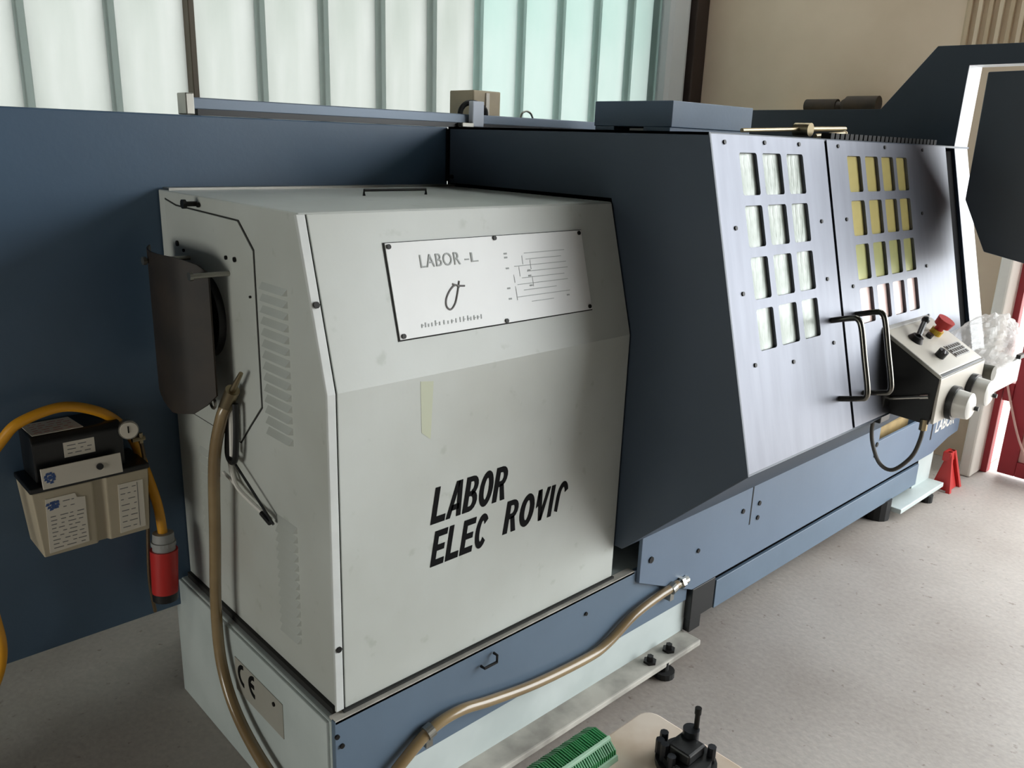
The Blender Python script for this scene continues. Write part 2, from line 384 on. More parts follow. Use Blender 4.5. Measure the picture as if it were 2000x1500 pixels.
# --- base
base = fin('base', MB().box(.795, 2.17, 1.378, 2.24, .05, .395), basewhite, LA, bevel=.004)
fin('apron', MB().box(.797, 2.15, 1.366, 1.38, .185, .40), apron_blue, LA, bevel=.002)
fin('base_plinth', MB().box(.80, 2.15, 1.40, 2.22, .0, .05), dark_in, LA)
end_panel = fin('base_end_panel', MB().box(.787, .797, 1.385, 2.235, .0, .392), basewhite, LA, bevel=.003)
fin('base_flange', MB().box(.85, 2.165, 1.300, 1.40, .036, .058), flange_m, LA, bevel=.005)
for x, y in ((1.98, 1.312), (1.2, 1.315)):
    fin('levelling_foot', MB().cyl((x, y, 0), (x, y, .02), .035, 16).cyl((x, y, .02), (x, y, .05), .014, 10), blackm, LA)
for x in (1.93, 2.03):
    b_ = fin('flange_bolt', MB().cyl((x, 1.335, .058), (x, 1.335, .066), .022, 6).cyl((x, 1.335, .066), (x, 1.335, .082), .011, 6), screwm, LA)
fin('apron_latch', MB().tube([(1.268, 1.362, .372), (1.268, 1.348, .372), (1.268, 1.348, .352), (1.225, 1.348, .352), (1.225, 1.362, .352)], .004, 6, 1), screwm, LA)
s0 = fin('screw', MB().cyl((.802, 1.3665, .36), (.802, 1.362, .36), .006, 10), screwm, LA)
again(s0, (.012, 0, -.03), LA); again(s0, (.83, 0, -.02), LA)

# --- headstock cover
prof = [(YF, ZB), (YF, ZC), (YT, ZT), (YB, ZT), (YB, ZB)]
HC = fin('headstock_cover', MB().px(prof, CX0, CX1), cream, LA, bevel=.003)
def front_sheet(x0, x1, d):
    sl_n = Vector((0, -(ZT-ZC), YT-YF)).normalized()
    y1, z1 = YT+sl_n.y*d, ZT+sl_n.z*d
    yc = YF-d; zc = ZC
    return MB().px([(YF+.002, ZB+.006), (YF-d, ZB+.006), (yc, zc), (y1, z1-.004), (YT+.004, ZT-.004), (YF+.002, ZC)], x0, x1)
fin('edge_strip', front_sheet(.814, .834, .005), cream_strip, HC, bevel=.0015)
fin('seam', front_sheet(.833, .8385, .0012), seam_m, HC)  # dark liner, shade of the groove put into its colour
fin('front_cover', front_sheet(.838, 1.764, .004), cream, HC, bevel=.0015)
fin('bottom_gasket', MB().box(.83, 1.766, YF-.012, YF+.004, ZB-.002, ZB+.007), seam_m, HC)
fin('base_lip', MB().box(.80, 1.85, 1.366, 1.392, .392, .401), flange_m, HC)
# rear ledge and things on the cover top
fin('top_flange', MB().box(.83, 1.76, 2.150, 2.19, ZT, ZT+.006), dull, HC)
fin('top_handle', MB().tube([(1.22, 1.86, ZT), (1.22, 1.86, ZT+.014), (1.42, 1.86, ZT+.014), (1.42, 1.86, ZT)], .004, 6, 1), screwm, HC)
# sign plate on the sloping front
SLu = Vector((0, YT-YF, ZT-ZC)).normalized()
MS = frame((0, YF, ZC), (1, 0, 0), SLu)
fin('sign_plate', MB().fr(MS, [(1.008, .085), (1.623, .085), (1.623, .292), (1.008, .292)], .0042, .0065), signm, HC, bevel=.0006, label='white enamel sign plate with faded grey print')
fin('sign_edge', MB().fr(MS, [(1.004, .082), (1.625, .082), (1.625, .2935), (1.004, .2935)], .004, .0046), seam_m, HC)
MS2 = MS @ Matrix.Translation((0, 0, .0066))
text('sign_lettering', 'LABOR', MS2, 1.092, 1.205, .233, .262, inkm, HC, space=1.1)
text('sign_lettering', '-L', MS2, 1.218, 1.258, .236, .258, inkm, HC)
# emblem: a loop with a crossed tail
def on(MX, x, y, d=0): return MX @ Vector((x, y, d))
lp = [(1.190+.0, .182), (1.178, .188), (1.160, .176), (1.147, .158), (1.146, .142), (1.156, .135), (1.170, .146), (1.180, .165), (1.187, .183), (1.192, .196)]
fin('sign_emblem', MB().tube([on(MS2, x, y) for x, y in lp], .0024, 6, 5), greyink, HC)
fin('sign_emblem', MB().tube([on(MS2, 1.172, .191), on(MS2, 1.188, .186), on(MS2, 1.206, .184)], .0024, 6, 3), greyink, HC)
rg = random.Random(3)
mb = MB()
x = 1.068
while x < 1.25:      # unreadable faded line of small print
    h = rg.uniform(.007, .013); mb.fr(MS2, [(x, .104), (x+.003, .104), (x+.004, .104+h), (x+.001, .104+h)], 0, .0006)
    if rg.random() < .6: mb.fr(MS2, [(x, .108), (x+.007, .108), (x+.007, .110), (x, .110)], 0, .0006)
    x += rg.uniform(.008, .013)
fin('sign_small_print', mb, inkm, HC)
mb = MB()
for k in range(9):   # faint ruled diagram
    y = .245-k*.0148; xa = 1.36+rg.uniform(0, .05); xb = rg.uniform(1.48, 1.56)
    mb.fr(MS2, [(xa, y), (xb, y), (xb, y+.0016), (xa, y+.0016)], 0, .0005)
for k in range(7):
    x = 1.362+rg.choice((0, .0, .035, .06, .02)); y = .135+k*.014
    mb.fr(MS2, [(x, y), (x+.0016, y), (x+.0016, y+rg.uniform(.012, .03)), (x, y+.02)], 0, .0005)
for k in range(9):
    x = rg.choice((1.335, 1.34, 1.41, 1.45, 1.535, 1.40)); y = rg.uniform(.125, .25)
    mb.fr(MS2, [(x, y), (x+.010, y), (x+.010, y+.004), (x, y+.004)], 0, .0005)
fin('sign_diagram', mb, inkm, HC)
def screw_on(M, x, y, r, parent, d=0, h=.003, name='screw', mt=None):
    return fin(name, MB().cyl(M @ Vector((x, y, d)), M @ Vector((x, y, d+h)), r, 10), mt or screwm, parent)
for x, y in ((1.016, .284), (1.318, .287), (1.612, .285), (1.018, .092), (1.318, .090), (1.614, .093)):
    screw_on(MS, x, y, .0055, HC, .0065)
# big lettering on the vertical front
MF = frame((0, YF-.0041, 0), (1, 0, 0), (0, 0, 1))
# heavy condensed slanted letters, each drawn from strokes in a unit box
def ring(cx, cy, rx, ry, ix, iy, a0, a1, n=14):
    q = []
    for k in range(n):
        t0 = math.radians(a0+(a1-a0)*k/n); t1 = math.radians(a0+(a1-a0)*(k+1)/n)
        q.append([(cx+ix*math.cos(t0), cy+iy*math.sin(t0)), (cx+rx*math.cos(t0), cy+ry*math.sin(t0)), (cx+rx*math.cos(t1), cy+ry*math.sin(t1)), (cx+ix*math.cos(t1), cy+iy*math.sin(t1))])
    return q
def rc(x0, x1, y0, y1): return [(x0, y0), (x1, y0), (x1, y1), (x0, y1)]
GL = {
 'L': [rc(0, .34, 0, 1), rc(.34, 1, 0, .19)],
 'E': [rc(0, .34, 0, 1), rc(.34, 1, 0, .18), rc(.34, .9, .42, .59), rc(.34, 1, .82, 1)],
 'A': [[(-.06, 0), (.24, 0), (.66, 1), (.38, 1)], [(.70, 0), (1.02, 0), (.82, 1), (.50, 1)], rc(.22, .8, .2, .36)],
 'B': [rc(0, .34, 0, 1), rc(.34, .5, 0, .15), rc(.34, .5, .44, .58), rc(.34, .5, .85, 1)]+ring(.5, .73, .45, .27, .15, .12, -90, 90, 8)+ring(.5, .29, .5, .29, .18, .14, -90, 90, 8),
 'O': ring(.5, .5, .52, .51, .19, .31, 0, 360, 24),
 'R': [rc(0, .34, 0, 1), rc(.34, .5, .42, .58), rc(.34, .5, .84, 1), [(.42, .5), (.72, .5), (1.0, 0), (.66, 0)]]+ring(.5, .71, .47, .29, .16, .13, -90, 90, 8),
 'C': ring(.5, .5, .52, .51, .19, .31, 38, 322, 20),
 'N': [[(0, 1), (.3, 1), (.62, 0), (.36, 0)], [(.36, 0), (.60, 0), (1, 1), (.74, 1)], [(0, .45), (.14, .5), (.22, 1), (0, 1)]],     # worn: first stroke gone
 'I': [rc(.1, .75, 0, 1)],
 'c': ring(.5, .5, .52, .51, .22, .33, 25, 180, 14)+[[(-.02, .12), (.26, .06), (.28, .52), (-.02, .52)]],                        # worn: lower half gone
}
def word(letters, z0, h, shear=.17):
    mb = MB()
    for ch, x0, w_ in letters:
        for poly in GL[ch]: mb.fr(MF, [(x0+x*w_+shear*y*h, z0+y*h) for x, y in poly], 0, .0012)
    fin('lettering', mb, inkd, HC)
word([(c, 1.076+i*.0478, .0415) for i, c in enumerate('LABOR')], .787, .09)
word([(c, 1.076+i*.0445, .0385) for i, c in enumerate('ELEC')], .677, .089)
word([('R', 1.307, .044), ('O', 1.360, .049), ('N', 1.418, .045), ('I', 1.466, .021), ('c', 1.494, .042)], .688, .088)
fin('paint_stain', MB().fr(MF, [(1.05, 1.02), (1.075, 1.0), (1.082, 1.135), (1.046, 1.14)], 0, .0004), mat('yellowish_stain', (198, 202, 178), .5), HC)
for (x, y, r_) in ((.824, 1.0, 0), ): pass
ME = frame((CX0, 0, 0), (0, -1, 0), (0, 0, 1))        # end face: local x = -Y
for (y, z) in ((1.39, 1.29), ): pass
for M_, x, y, d in ((MS, .8245, .18, .005), (MF, .8245, .565, .001)): screw_on(M_, x, y, .007, HC, d)
# end face: access panel, louvers, screws, spindle bore
pan = [(2.150, 1.478), (2.084, 1.467), (1.748, 1.46), (1.682, 1.403), (1.681, 1.049), (1.743, .988), (1.80, .93), (2.16, .93)]
cen = Vector((1.95, 1.2))
fin('access_seam', MB().fr(ME, [(-(cen.x+(y-cen.x)*1.016), cen.y+(z-cen.y)*1.013) for y, z in pan], 0, .0012), seam_m, HC)
fin('access_panel', MB().fr(ME, [(-y, z) for y, z in pan], 0, .003), cream, HC, bevel=.001)
for y, z, r_ in ((1.945, 1.48, .006), (2.086, 1.375, .007), (1.767, 1.374, .006), (1.811, 1.373, .005), (2.05, 1.362, .004), (1.70, 1.30, .003)):
    screw_on(ME, -y, z, r_, HC, .002, .005)
fin('latch_pin', MB().cyl((.818, 1.955, 1.482), (.79, 1.955, 1.482), .006, 8).cyl((.79, 1.955, 1.482), (.782, 1.955, 1.482), .011, 10), screwm, HC)
fin('spindle_bore', MB().cyl((.819, 1.936, 1.22), (.80, 1.936, 1.22), .103, 40, .101), black, HC, smooth=True)
fin('spindle_bore_hole', MB().cyl((.801, 1.936, 1.22), (.799, 1.936, 1.22), .09, 40), dark_in, HC)
def louver(y0, y1, z): return MB().prism([(CX0+.001, y1, z), (CX0+.001, y1, z+.017), (CX0-.0105, y1-.005, z+.002)], [(CX0+.001, y0, z), (CX0+.001, y0, z+.017), (CX0-.0105, y0+.005, z+.002)])
for (y0, y1, z0, z1, n) in ((1.54, 1.652, .995, 1.325, 14), (1.54, 1.632, .50, .785, 13), (1.99, 2.05, .60, .83, 10)):
    a = fin('louver', louver(y0, y1, z0), cream, HC)
    for k in range(1, n): again(a, (0, 0, (z1-z0)*k/(n-1)), HC)
fin('end_gasket', MB().box(.81, .822, 1.395, 2.19, ZB-.004, ZB+.012), seam_m, HC)
# chip guard held off the end face by two bolts
GDX = .735
mb = MB(); NY, NZ = 12, 10; g = []
for i in range(NY+1):
    t = i/NY; y = 2.112-(2.112-1.802)*t
    zt = 1.372 if t < .75 else 1.372-.03*((t-.75)/.25)**2
    zb = 1.05-.06*min(1, t/.6) if t < .6 else (.99+.015*((t-.6)/.25) if t < .85 else 1.005+.05*((t-.85)/.15))
    bx = GDX+.02-.045*(1-(2*t-1)**2)+(.012 if t > .9 else 0)
    g.append([(bx, y, zb+(zt-zb)*j/NZ) for j in range(NZ+1)])
va = [[mb.bm.verts.new(p) for p in c] for c in g]; vb = [[mb.bm.verts.new((p[0]+.004, p[1], p[2])) for p in c] for c in g]
for i in range(NY):
    for j in range(NZ):
        mb.bm.faces.new((va[i][j], va[i][j+1], va[i+1][j+1], va[i+1][j])); mb.bm.faces.new((vb[i][j], vb[i+1][j], vb[i+1][j+1], vb[i][j+1]))
for i in range(NY):
    for j in (0, NZ): mb.bm.faces.new((va[i][j], va[i+1][j], vb[i+1][j], vb[i][j]))
for i in (0, NY):
    for j in range(NZ): mb.bm.faces.new((va[i][j], va[i][j+1], vb[i][j+1], vb[i][j]))
GU = fin('chip_guard', mb, guardm, LA, smooth=True, label='dark rusty curved chip guard')
for y, z, xh in ((1.803, 1.338, .732), (2.02, 1.347, .712)):
    fin('guard_bolt', MB().cyl((.82, y, z), (xh, y, z), .006, 8).cyl((xh, y, z), (xh-.008, y, z), .010, 10), dull, GU)
# rating plate with CE mark on the base end
MB_E = frame((.787, 0, 0), (0, -1, 0), (0, 0, 1))
fin('rating_plate', MB().fr(MB_E, [(-1.845, .222), (-1.588, .222), (-1.588, .322), (-1.845, .322)], 0, .002), mat('rating_plate_grey', (166, 164, 154), .5, var=.08), end_panel)
M3 = MB_E @ Matrix.Translation((0, 0, .0022))
def arc(cx, cy, r, a0, a1, w, n=12):
    o = [(cx+r*math.cos(math.radians(a0+(a1-a0)*k/n)), cy+r*math.sin(math.radians(a0+(a1-a0)*k/n))) for k in range(n+1)]
    i_ = [(cx+(r-w)*math.cos(math.radians(a1-(a1-a0)*k/n)), cy+(r-w)*math.sin(math.radians(a1-(a1-a0)*k/n))) for k in range(n+1)]
    return o+i_
fin('mark_letter_c', MB().fr(M3, arc(-1.795, .285, .033, 90, 270, .012), 0, .0008), inkd, end_panel)
fin('mark_letter_e', MB().fr(M3, arc(-1.735, .285, .033, 90, 270, .012), 0, .0008).fr(M3, [(-1.758, .279), (-1.737, .279), (-1.737, .291), (-1.758, .291)], 0, .0008), inkd, end_panel)
screw_on(M3, -1.63, .30, .006, end_panel)

# --- wing: flat rear cabinet behind the headstock
WG = fin('rear_cabinet', MB().box(-.6, 1.7695, 2.2, 2.5, .31, 1.685), navy, LA, bevel=.004)
fin('cabinet_leg', MB().box(-.45, -.40, 2.3, 2.35, 0, .31), black, WG); fin('cabinet_leg', MB().box(1.45, 1.50, 2.3, 2.35, 0, .31), black, WG)
fin('rear_plinth', MB().box(.9, 3.6, 2.26, 2.5, 0, .33), dark_in, WG)

# --- hood
HX0, HX1 = 1.770, 3.5
A_ = Vector((0, 1.198, 1.687)); B_ = Vector((0, .983, .86)); SU = (A_-B_).normalized()
MD = frame((0, .983, .86), (1, 0, 0), SU)       # door plane, normal outwards
SLEN = (A_-B_).length
HD = fin('hood', MB().px([(1.198, 1.687), (.983, .86), (1.36, .505), (1.395, .505), (1.395, 1.152), (1.49, 1.51), (2.2, 1.51), (2.2, 1.687)], HX0, HX0+.006), hoodp, LA, label='navy splash hood with doors')
fin('roof_panel', MB().box(HX0, HX1, 1.2, 2.2, 1.680, 1.687), hoodp, HD)
fin('back_panel', MB().box(HX0, HX1, 2.19, 2.2, .31, 1.68), hoodp, HD)
fin('underside_panel', MB().px([(.985, .856), (1.36, .505), (1.368, .512), (.993, .866)], HX0+.006, 3.5), hoodp, HD)
fin('inner_box', MB().px([(1.26, 1.67), (1.06, .90), (1.40, .55), (2.18, .55), (2.18, 1.67)], HX0+.02, HX1), dark_in, HD)
fin('door_end_plate', MB().fr(MD, [(3.258, 0), (3.264, 0), (3.264, SLEN), (3.258, SLEN)], -.07, -.017), black, HD)
fin('door_gap', MB().fr(MD, [(1.78, .0), (3.262, 0), (3.262, SLEN-.002), (1.78, SLEN-.002)], -.03, -.016), dark_in, HD)
fin('hood_side_corner', MB().cyl((1.764, 2.195, 1.515), (1.764, 2.195, 1.68), .006, 8), dark_in, HD)
fin('hood_side_bolt', MB().cyl((1.77, 2.175, 1.53), (1.764, 2.175, 1.53), .007, 8), screwm, HD)
# doors
def door(x0, x1, cols, rows, mats, screws):
    holes = [rrect(a, b, c, d, .008) for a, b in cols for c, d in rows]
    dr = plate('sliding_door', [(x0, .003), (x1, .003), (x1, SLEN-.003), (x0, SLEN-.003)], holes, MD, -.011, -.001, steel, LA)
    for ri, (c, d) in enumerate(rows):
        for ci, (a, b) in enumerate(cols):
            o = fin('window_pane', MB().fr(MD, rrect(a-.004, b+.004, c-.004, d+.004, .008, 3), -.0135, -.0105), mats[ri][ci], dr)
    for x, s in screws: screw_on(MD, x, s, .0058, dr, -.001, .003)
    return dr
rows = [(.70, .808), (.568, .674), (.434, .542), (.301, .409)]
D1 = door(1.775, 2.349, [(1.893, 1.976), (2.003, 2.098), (2.126, 2.216)], rows, [[pane_refl_white]*3]*4,
          [(1.832, .832), (2.02, .835), (2.20, .835), (1.84, .62), (1.84, .455), (2.285, .62), (2.285, .455), (2.285, .27), (1.86, .27), (2.05, .25)])
D2 = door(2.364, 3.262, [(2.482, 2.572), (2.602, 2.692), (2.718, 2.806), (2.83, 2.914)], rows, [[pane_refl_yellow]*4, [pane_refl_yellow]*4, [pane_refl_olive]*4, [pane_refl_pink]*4],
          [(2.43, .835), (2.75, .838), (3.05, .835), (2.44, .62), (2.44, .42), (3.0, .62), (3.0, .44), (2.98, .27)])
def handle(x, s0, s1, out, parent, skew=.03):
    pts = [(x, s1, 0), (x, s1+.002, out*.7), (x, s1-.004, out*.92), (x, s1-.03, out), (x, (s0+s1)/2, out), (x, s0+.03, out), (x, s0+.004, out*.92), (x, s0, out*.7), (x, s0, 0)]
    return fin('door_handle', MB().tube([MD @ Vector(p) for p in pts], .0085, 12, 6), mat('dark_chrome', (120, 118, 112), .2, 1), parent, smooth=True)
handle(2.285, .105, .335, .085, D1); handle(2.44, .095, .335, .085, D2)
# cable chain along the roof edge and the ledge strip
mb = MB()
for k in range(26):
    x = 2.42+k*.031; mb.box(x, x+.022, 1.214, 1.245, 1.688, 1.705).box(x+.016, x+.032, 1.220, 1.239, 1.690, 1.702)
fin('cable_chain', mb, blackm, HD)
# box on the roof
RB = fin('roof_box', MB().box(2.2, 2.66, 1.63, 1.95, 1.708, 1.787).box(2.2, 2.66, 1.635, 1.74, 1.687, 1.708).box(2.2, 2.66, 1.86, 1.945, 1.687, 1.708), navy, HD, bevel=.002)
fin('slot_card', MB().box(2.23, 2.5, 1.745, 1.82, 1.687, 1.704), whitep, RB)
# rail along the back edge
RL = fin('rear_rail', MB().box(.925, 2.75, 2.215, 2.255, 1.700, 1.730), mat('rail_grey', (112, 124, 138), .4, .3), LA, bevel=.003)
fin('rail_under_strip', MB().box(.945, 2.75, 2.212, 2.25, 1.686, 1.701), black, RL)  # black strip under the rail
fin('rail_end_bracket', MB().box(.912, .935, 2.205, 2.26, 1.686, 1.740), dull, RL, bevel=.003)
fin('rail_clamp', MB().box(1.865, 1.915, 2.19, 2.212, 1.690, 1.772), mat('clamp_grey', (188, 194, 204), .5, .1), RL, bevel=.003)
fin('rail_clamp_foot', MB().box(1.82, 1.87, 2.188, 2.215, 1.688, 1.702), dull, RL, bevel=.002)
fin('rail_cable', MB().tube([(1.84, 2.225, 1.70), (1.842, 2.225, 1.742), (1.87, 2.225, 1.765), (1.915, 2.225, 1.765), (1.95, 2.225, 1.745), (1.95, 2.225, 1.70)], .009, 8), blackm, RL, smooth=True)
fin('wire_loop', MB().tube([(2.13, 2.24, 1.725), (2.138, 2.24, 1.745), (2.16, 2.24, 1.753), (2.182, 2.24, 1.745), (2.195, 2.24, 1.725)], .0035, 6), dull, RL, smooth=True)

# --- lower front panels
lp_poly = [(1.86, .36), (1.86, .516), (3.52, .516), (3.52, .445), (3.97, .447), (3.97, .47), (4.53, .43), (4.53, .275), (4.40, .265), (4.20, .225), (2.16, .225)]
LPN = fin('lower_front_panel', MB().py(lp_poly, 1.353, 1.366), mat('blue_grey_front', (102, 119, 139), .42, var=.08, scale=3, bump=.02), LA, bevel=.002)
MLP = frame((0, 1.353, 0), (1, 0, 0), (0, 0, 1))
for x, z, r_ in ((1.91, .424, .011), (2.17, .368, .008), (2.43, .434, .009), (2.538, .434, .009), (2.537, .378, .009), (3.50, .435, .011), (3.50, .385, .011)):
    screw_on(MLP, x, z, r_, LPN, 0, .004)
fin('panel_seam', MB().fr(MLP, [(2.482, .365), (2.489, .365), (2.489, .514), (2.482, .514)], 0, .0008), seam_m, LPN)
fin('panel_seam', MB().fr(MLP, [(4.14, .31), (4.155, .31), (4.155, .42), (4.14, .42)], 0, .0008), screwm, LPN)
text('panel_lettering', 'LABOR', MLP, 4.19, 4.44, .335, .40, whitep, LPN, shear=.15, bold=.02)
fin('ochre_tray', MB().box(3.53, 3.95, 1.40, 1.6, .38, .47), brownbox, LA)
fin('lower_strip', MB().box(2.31, 4.06, 1.353, 1.366, .096, .205), apron_blue, LA, bevel=.002)
fin('strip_gap', MB().box(2.17, 4.10, 1.372, 1.40, .10, .30), dark_in, LA)
fin('bed_filler', MB().box(2.17, 4.1, 1.42, 2.2, .10, .56), navy, LA)  # filler box added behind the front panels to block light
fin('sump_bracket', MB().box(2.165, 2.30, 1.352, 1.40, .105, .224).box(2.17, 2.235, 1.355, 1.40, .055, .105), black, LA, bevel=.002)
fp = fin('tailstock_foot', MB().box(4.08, 4.30, 1.375, 2.1, .05, .28), basewhite, LA, bevel=.003)
fin('foot_flange', MB().box(3.78, 4.30, 1.30, 1.40, .036, .060), basewhite, LA, bevel=.004)
fin('levelling_foot', MB().cyl((4.13, 1.315, 0), (4.13, 1.315, .038), .03, 14), blackm, LA)
fin('levelling_foot', MB().cyl((3.75, 1.40, 0), (3.75, 1.40, .10), .06, 14), blackm, LA)

# --- end arch (gooseneck) that carries the pendant
arch = [(2.16, 1.822), (1.561, 1.825), (1.376, 2.054), (.55, 2.045), (.55, 1.983), (1.251, 1.981), (1.253, 1.687), (1.035, .86), (1.36, .52), (2.16, .52)]
AR = fin('end_arch', MB().px(arch, 3.5, 3.506), hoodp, LA, bevel=.001, label='navy end arch with white front face')
fin('arch_body', MB().px([(2.155, 1.818), (1.563, 1.821), (1.378, 2.05), (.554, 2.041), (.554, 1.987), (1.255, 1.985), (1.257, 1.687), (1.039, .86), (1.36, .524), (2.155, .524)], 3.506, 3.648), mat('arch_white', (222, 226, 230), .4), AR)

# pendant
pd = [(1.114, 1.938), (1.112, 1.502), (1.018, 1.324), (.881, 1.299), (.66, 1.31), (.60, 1.50), (.60, 1.945)]
PN = fin('control_pendant', MB().px(pd, 3.30, 3.40), pend_m, LA, bevel=.004, label='dark control pendant under the arch')
fin('pendant_bracket', MB().box(3.32, 3.60, .76, .84, 1.935, 1.985), black, PN, bevel=.004)
fin('pendant_screen', MB().box(3.399, 3.404, .68, 1.04, 1.52, 1.88), dark_in, PN)

# --- operator console
CNX0, CNX1 = 2.61, 2.99
con = [(1.05, 1.110), (.857, 1.0), (.866, .85), (1.035, .858), (1.07, .95)]
CN = fin('console', MB().px(con, CNX0, CNX1), black, LA, bevel=.003, label='black console with pale sloping button panel')
CU = Vector((0, 1.05-.857, .11)).normalized(); MC = frame((0, .857, 1.0), (1, 0, 0), CU); CL = math.hypot(.193, .11)
fin('console_face', MB().fr(MC, [(CNX0+.012, .012), (CNX1, .012), (CNX1, CL), (CNX0+.012, CL)], .0005, .006), consolew, CN, bevel=.002)
fin('console_trim', MB().fr(MC, [(CNX0, 0), (CNX0+.006, 0), (CNX0+.006, CL), (CNX0, CL)], 0, .010), dull, CN)
fin('console_ridge', MB().fr(MC, [(CNX0, CL-.004), (CNX1-.02, CL-.004), (CNX1-.02, CL+.045), (CNX0, CL+.045)], -.01, .012), consoleg, CN, bevel=.002)
MCF = frame((0, .862, 0), (1, 0, 0), (0, 0, 1))
fin('console_front', MB().fr(MCF, [(CNX0+.004, .855), (CNX1, .855), (CNX1, 1.002), (CNX0+.004, 1.0)], 0, .009), consolew, CN, bevel=.002)
for x, z in ((2.735, .905), (2.895, .918)):
    kb = fin('dial', MB().cyl((x, .855, z), (x, .835, z), .055, 28), black, CN, smooth=True)
    fin('dial_knob', MB().cyl((x, .836, z), (x, .795, z), .046, 28, .042).cyl((x, .795, z), (x, .79, z), .042, 28, .034), whitep, kb, smooth=True)
    fin('dial_crank', MB().cyl((x+.028, .79, z-.01), (x+.028, .778, z-.01), .007, 10), black, kb)
def up(x, s, d): return MC @ Vector((x, s, d))
es = fin('stop_button_collar', MB().cyl(up(2.885, .155, .006), up(2.885, .155, .024), .020, 18), mat('yellow_plastic', (214, 176, 40), .4), CN)
fin('stop_button', MB().cyl(up(2.885, .155, .024), up(2.885, .155, .040), .014, 16).cyl(up(2.885, .155, .040), up(2.885, .155, .066), .026, 22, .029), redp, es, smooth=True)
fin('joystick', MB().cyl(up(2.725, .155, .006), up(2.725, .155, .022), .026, 18, .018).cyl(up(2.725, .155, .022), up(2.79, .185, .05), .009, 10).ball(up(2.79, .185, .054), .013), black, CN, smooth=True)
fin('selector_knob', MB().cyl(up(2.745, .07, .006), up(2.745, .07, .03), .016, 16).cyl(up(2.745, .07, .03), up(2.715, .06, .03), .005, 8), black, CN, smooth=True)
fin('push_button', MB().cyl(up(2.82, .15, .006), up(2.82, .15, .02), .011, 14), black, CN, smooth=True)
kp = fin('keypad', MB().fr(MC, [(2.838, .045), (2.955, .045), (2.955, .098), (2.838, .098)], .006, .008), consoleg, CN)
k0 = None
for i in range(6):
    for j in range(3):
        x, s = 2.843+i*.0185, .049+j*.0165
        if k0 is None: k0 = fin('key', MB().fr(MC, [(x, s), (x+.013, s), (x+.013, s+.011), (x, s+.011)], .008, .011), mat('key_dark', (96, 92, 84), .5), kp)
        else: again(k0, Vector((i*.0185, 0, 0))+CU*(j*.0165), kp)
fin('console_tray', MB().px([(.855, .855), (.855, .935), (.862, .945), (1.0, .955), (1.0, .86)], CNX1+.02, 3.42), consoleg, CN, bevel=.003)
fin('tray_catch', MB().box(3.36, 3.42, .845, .86, .95, .965), black, CN)
fin('lock_cylinder', MB().cyl((3.03, .87, .955), (3.03, .83, .955), .026, 16), mat('olive_knob', (92, 90, 78), .5), CN, smooth=True)
fin('console_rod', MB().cyl((2.603, 1.02, .90), (2.603, .90, .935), .006, 10).cyl((2.603, .90, .935), (2.603, .876, .942), .008, 10), chrome, CN, smooth=True)
fin('console_arm', MB().box(2.56, 2.63, .99, 1.06, .83, .93), black, CN, bevel=.004)
fin('cable_gland', MB().cyl((2.60, 1.027, .86), (2.60, 1.027, .825), .012, 12), brass, CN)
fin('cable_gland', MB().cyl((2.615, .88, .865), (2.615, .88, .83), .012, 12), brass, CN)
fin('console_cable', MB().tube([(2.60, 1.027, .845), (2.605, 1.03, .79), (2.61, 1.02, .738), (2.61, .989, .684), (2.61, .945, .676), (2.61, .897, .735), (2.61, .880, .80), (2.615, .88, .85)], .0065, 8), mat('cable_grey', (74, 70, 62), .4), CN, smooth=True)

# ================================================================== LOOSE THINGS
# air gun and its long hose: hangs on the end face, runs round the base corner, along the apron under clamps
HS = thing('air_gun_hose', (.78, 1.8, .1), 'tan flexible hose with blow gun, clamped along the machine apron', 'hose')
fin('hose', MB().tube([(.79, 1.79, 1.035), (.775, 1.80, 1.0), (.765, 1.835, .88), (.765, 1.865, .662), (.762, 1.885, .45), (.758, 1.865, .30), (.755, 1.79, .20), (.755, 1.66, .135), (.76, 1.50, .10), (.775, 1.38, .10), (.82, 1.335, .125), (.90, 1.338, .175), (.97, 1.342, .22), (1.052, 1.345, .261), (1.141, 1.345, .269), (1.246, 1.345, .247), (1.417, 1.345, .218), (1.629, 1.345, .204), (1.72, 1.345, .216), (1.835, 1.345, .262), (1.96, 1.345, .282), (2.06, 1.345, .287)], .0145, 12, 7), hosem, HS, smooth=True)
for x, z in ((1.045, .259), (2.03, .285)):
    fin('hose_clamp', MB().cyl((x-.010, 1.345, z-.003), (x+.010, 1.345, z+.003), .0185, 18).box(x-.010, x+.010, 1.342, 1.366, z-.045, z), dull, HS)
fin('hose_fitting', MB().cyl((2.05, 1.345, .286), (2.11, 1.345, .288), .013, 10).cyl((2.07, 1.345, .287), (2.085, 1.345, .287), .02, 6), chrome, HS)
GX = .795
fin('gun_body', MB().cyl((GX-.01, 1.80, 1.02), (GX-.005, 1.763, 1.075), .017, 14).cyl((GX-.005, 1.763, 1.075), (GX, 1.725, 1.123), .008, 10, .005), brass, HS, smooth=True)
fin('gun_trigger', MB().tube([(GX, 1.80, 1.03), (GX, 1.815, .96), (GX, 1.825, .90), (GX, 1.81, .882), (GX, 1.785, .895), (GX, 1.77, .97), (GX, 1.765, 1.04)], .0075, 8, 4), black, HS, smooth=True)
fin('gun_grip', MB().tube([(GX, 1.79, 1.02), (GX, 1.795, .95), (GX, 1.80, .90)], .007, 8), whitep, HS, smooth=True)
fin('gun_ring', MB().tube([(GX-.012, 1.862+.014*math.cos(a*PI/4), 1.02+.014*math.sin(a*PI/4)) for a in range(8)], .0035, 6, 2, True), dull, HS, smooth=True)
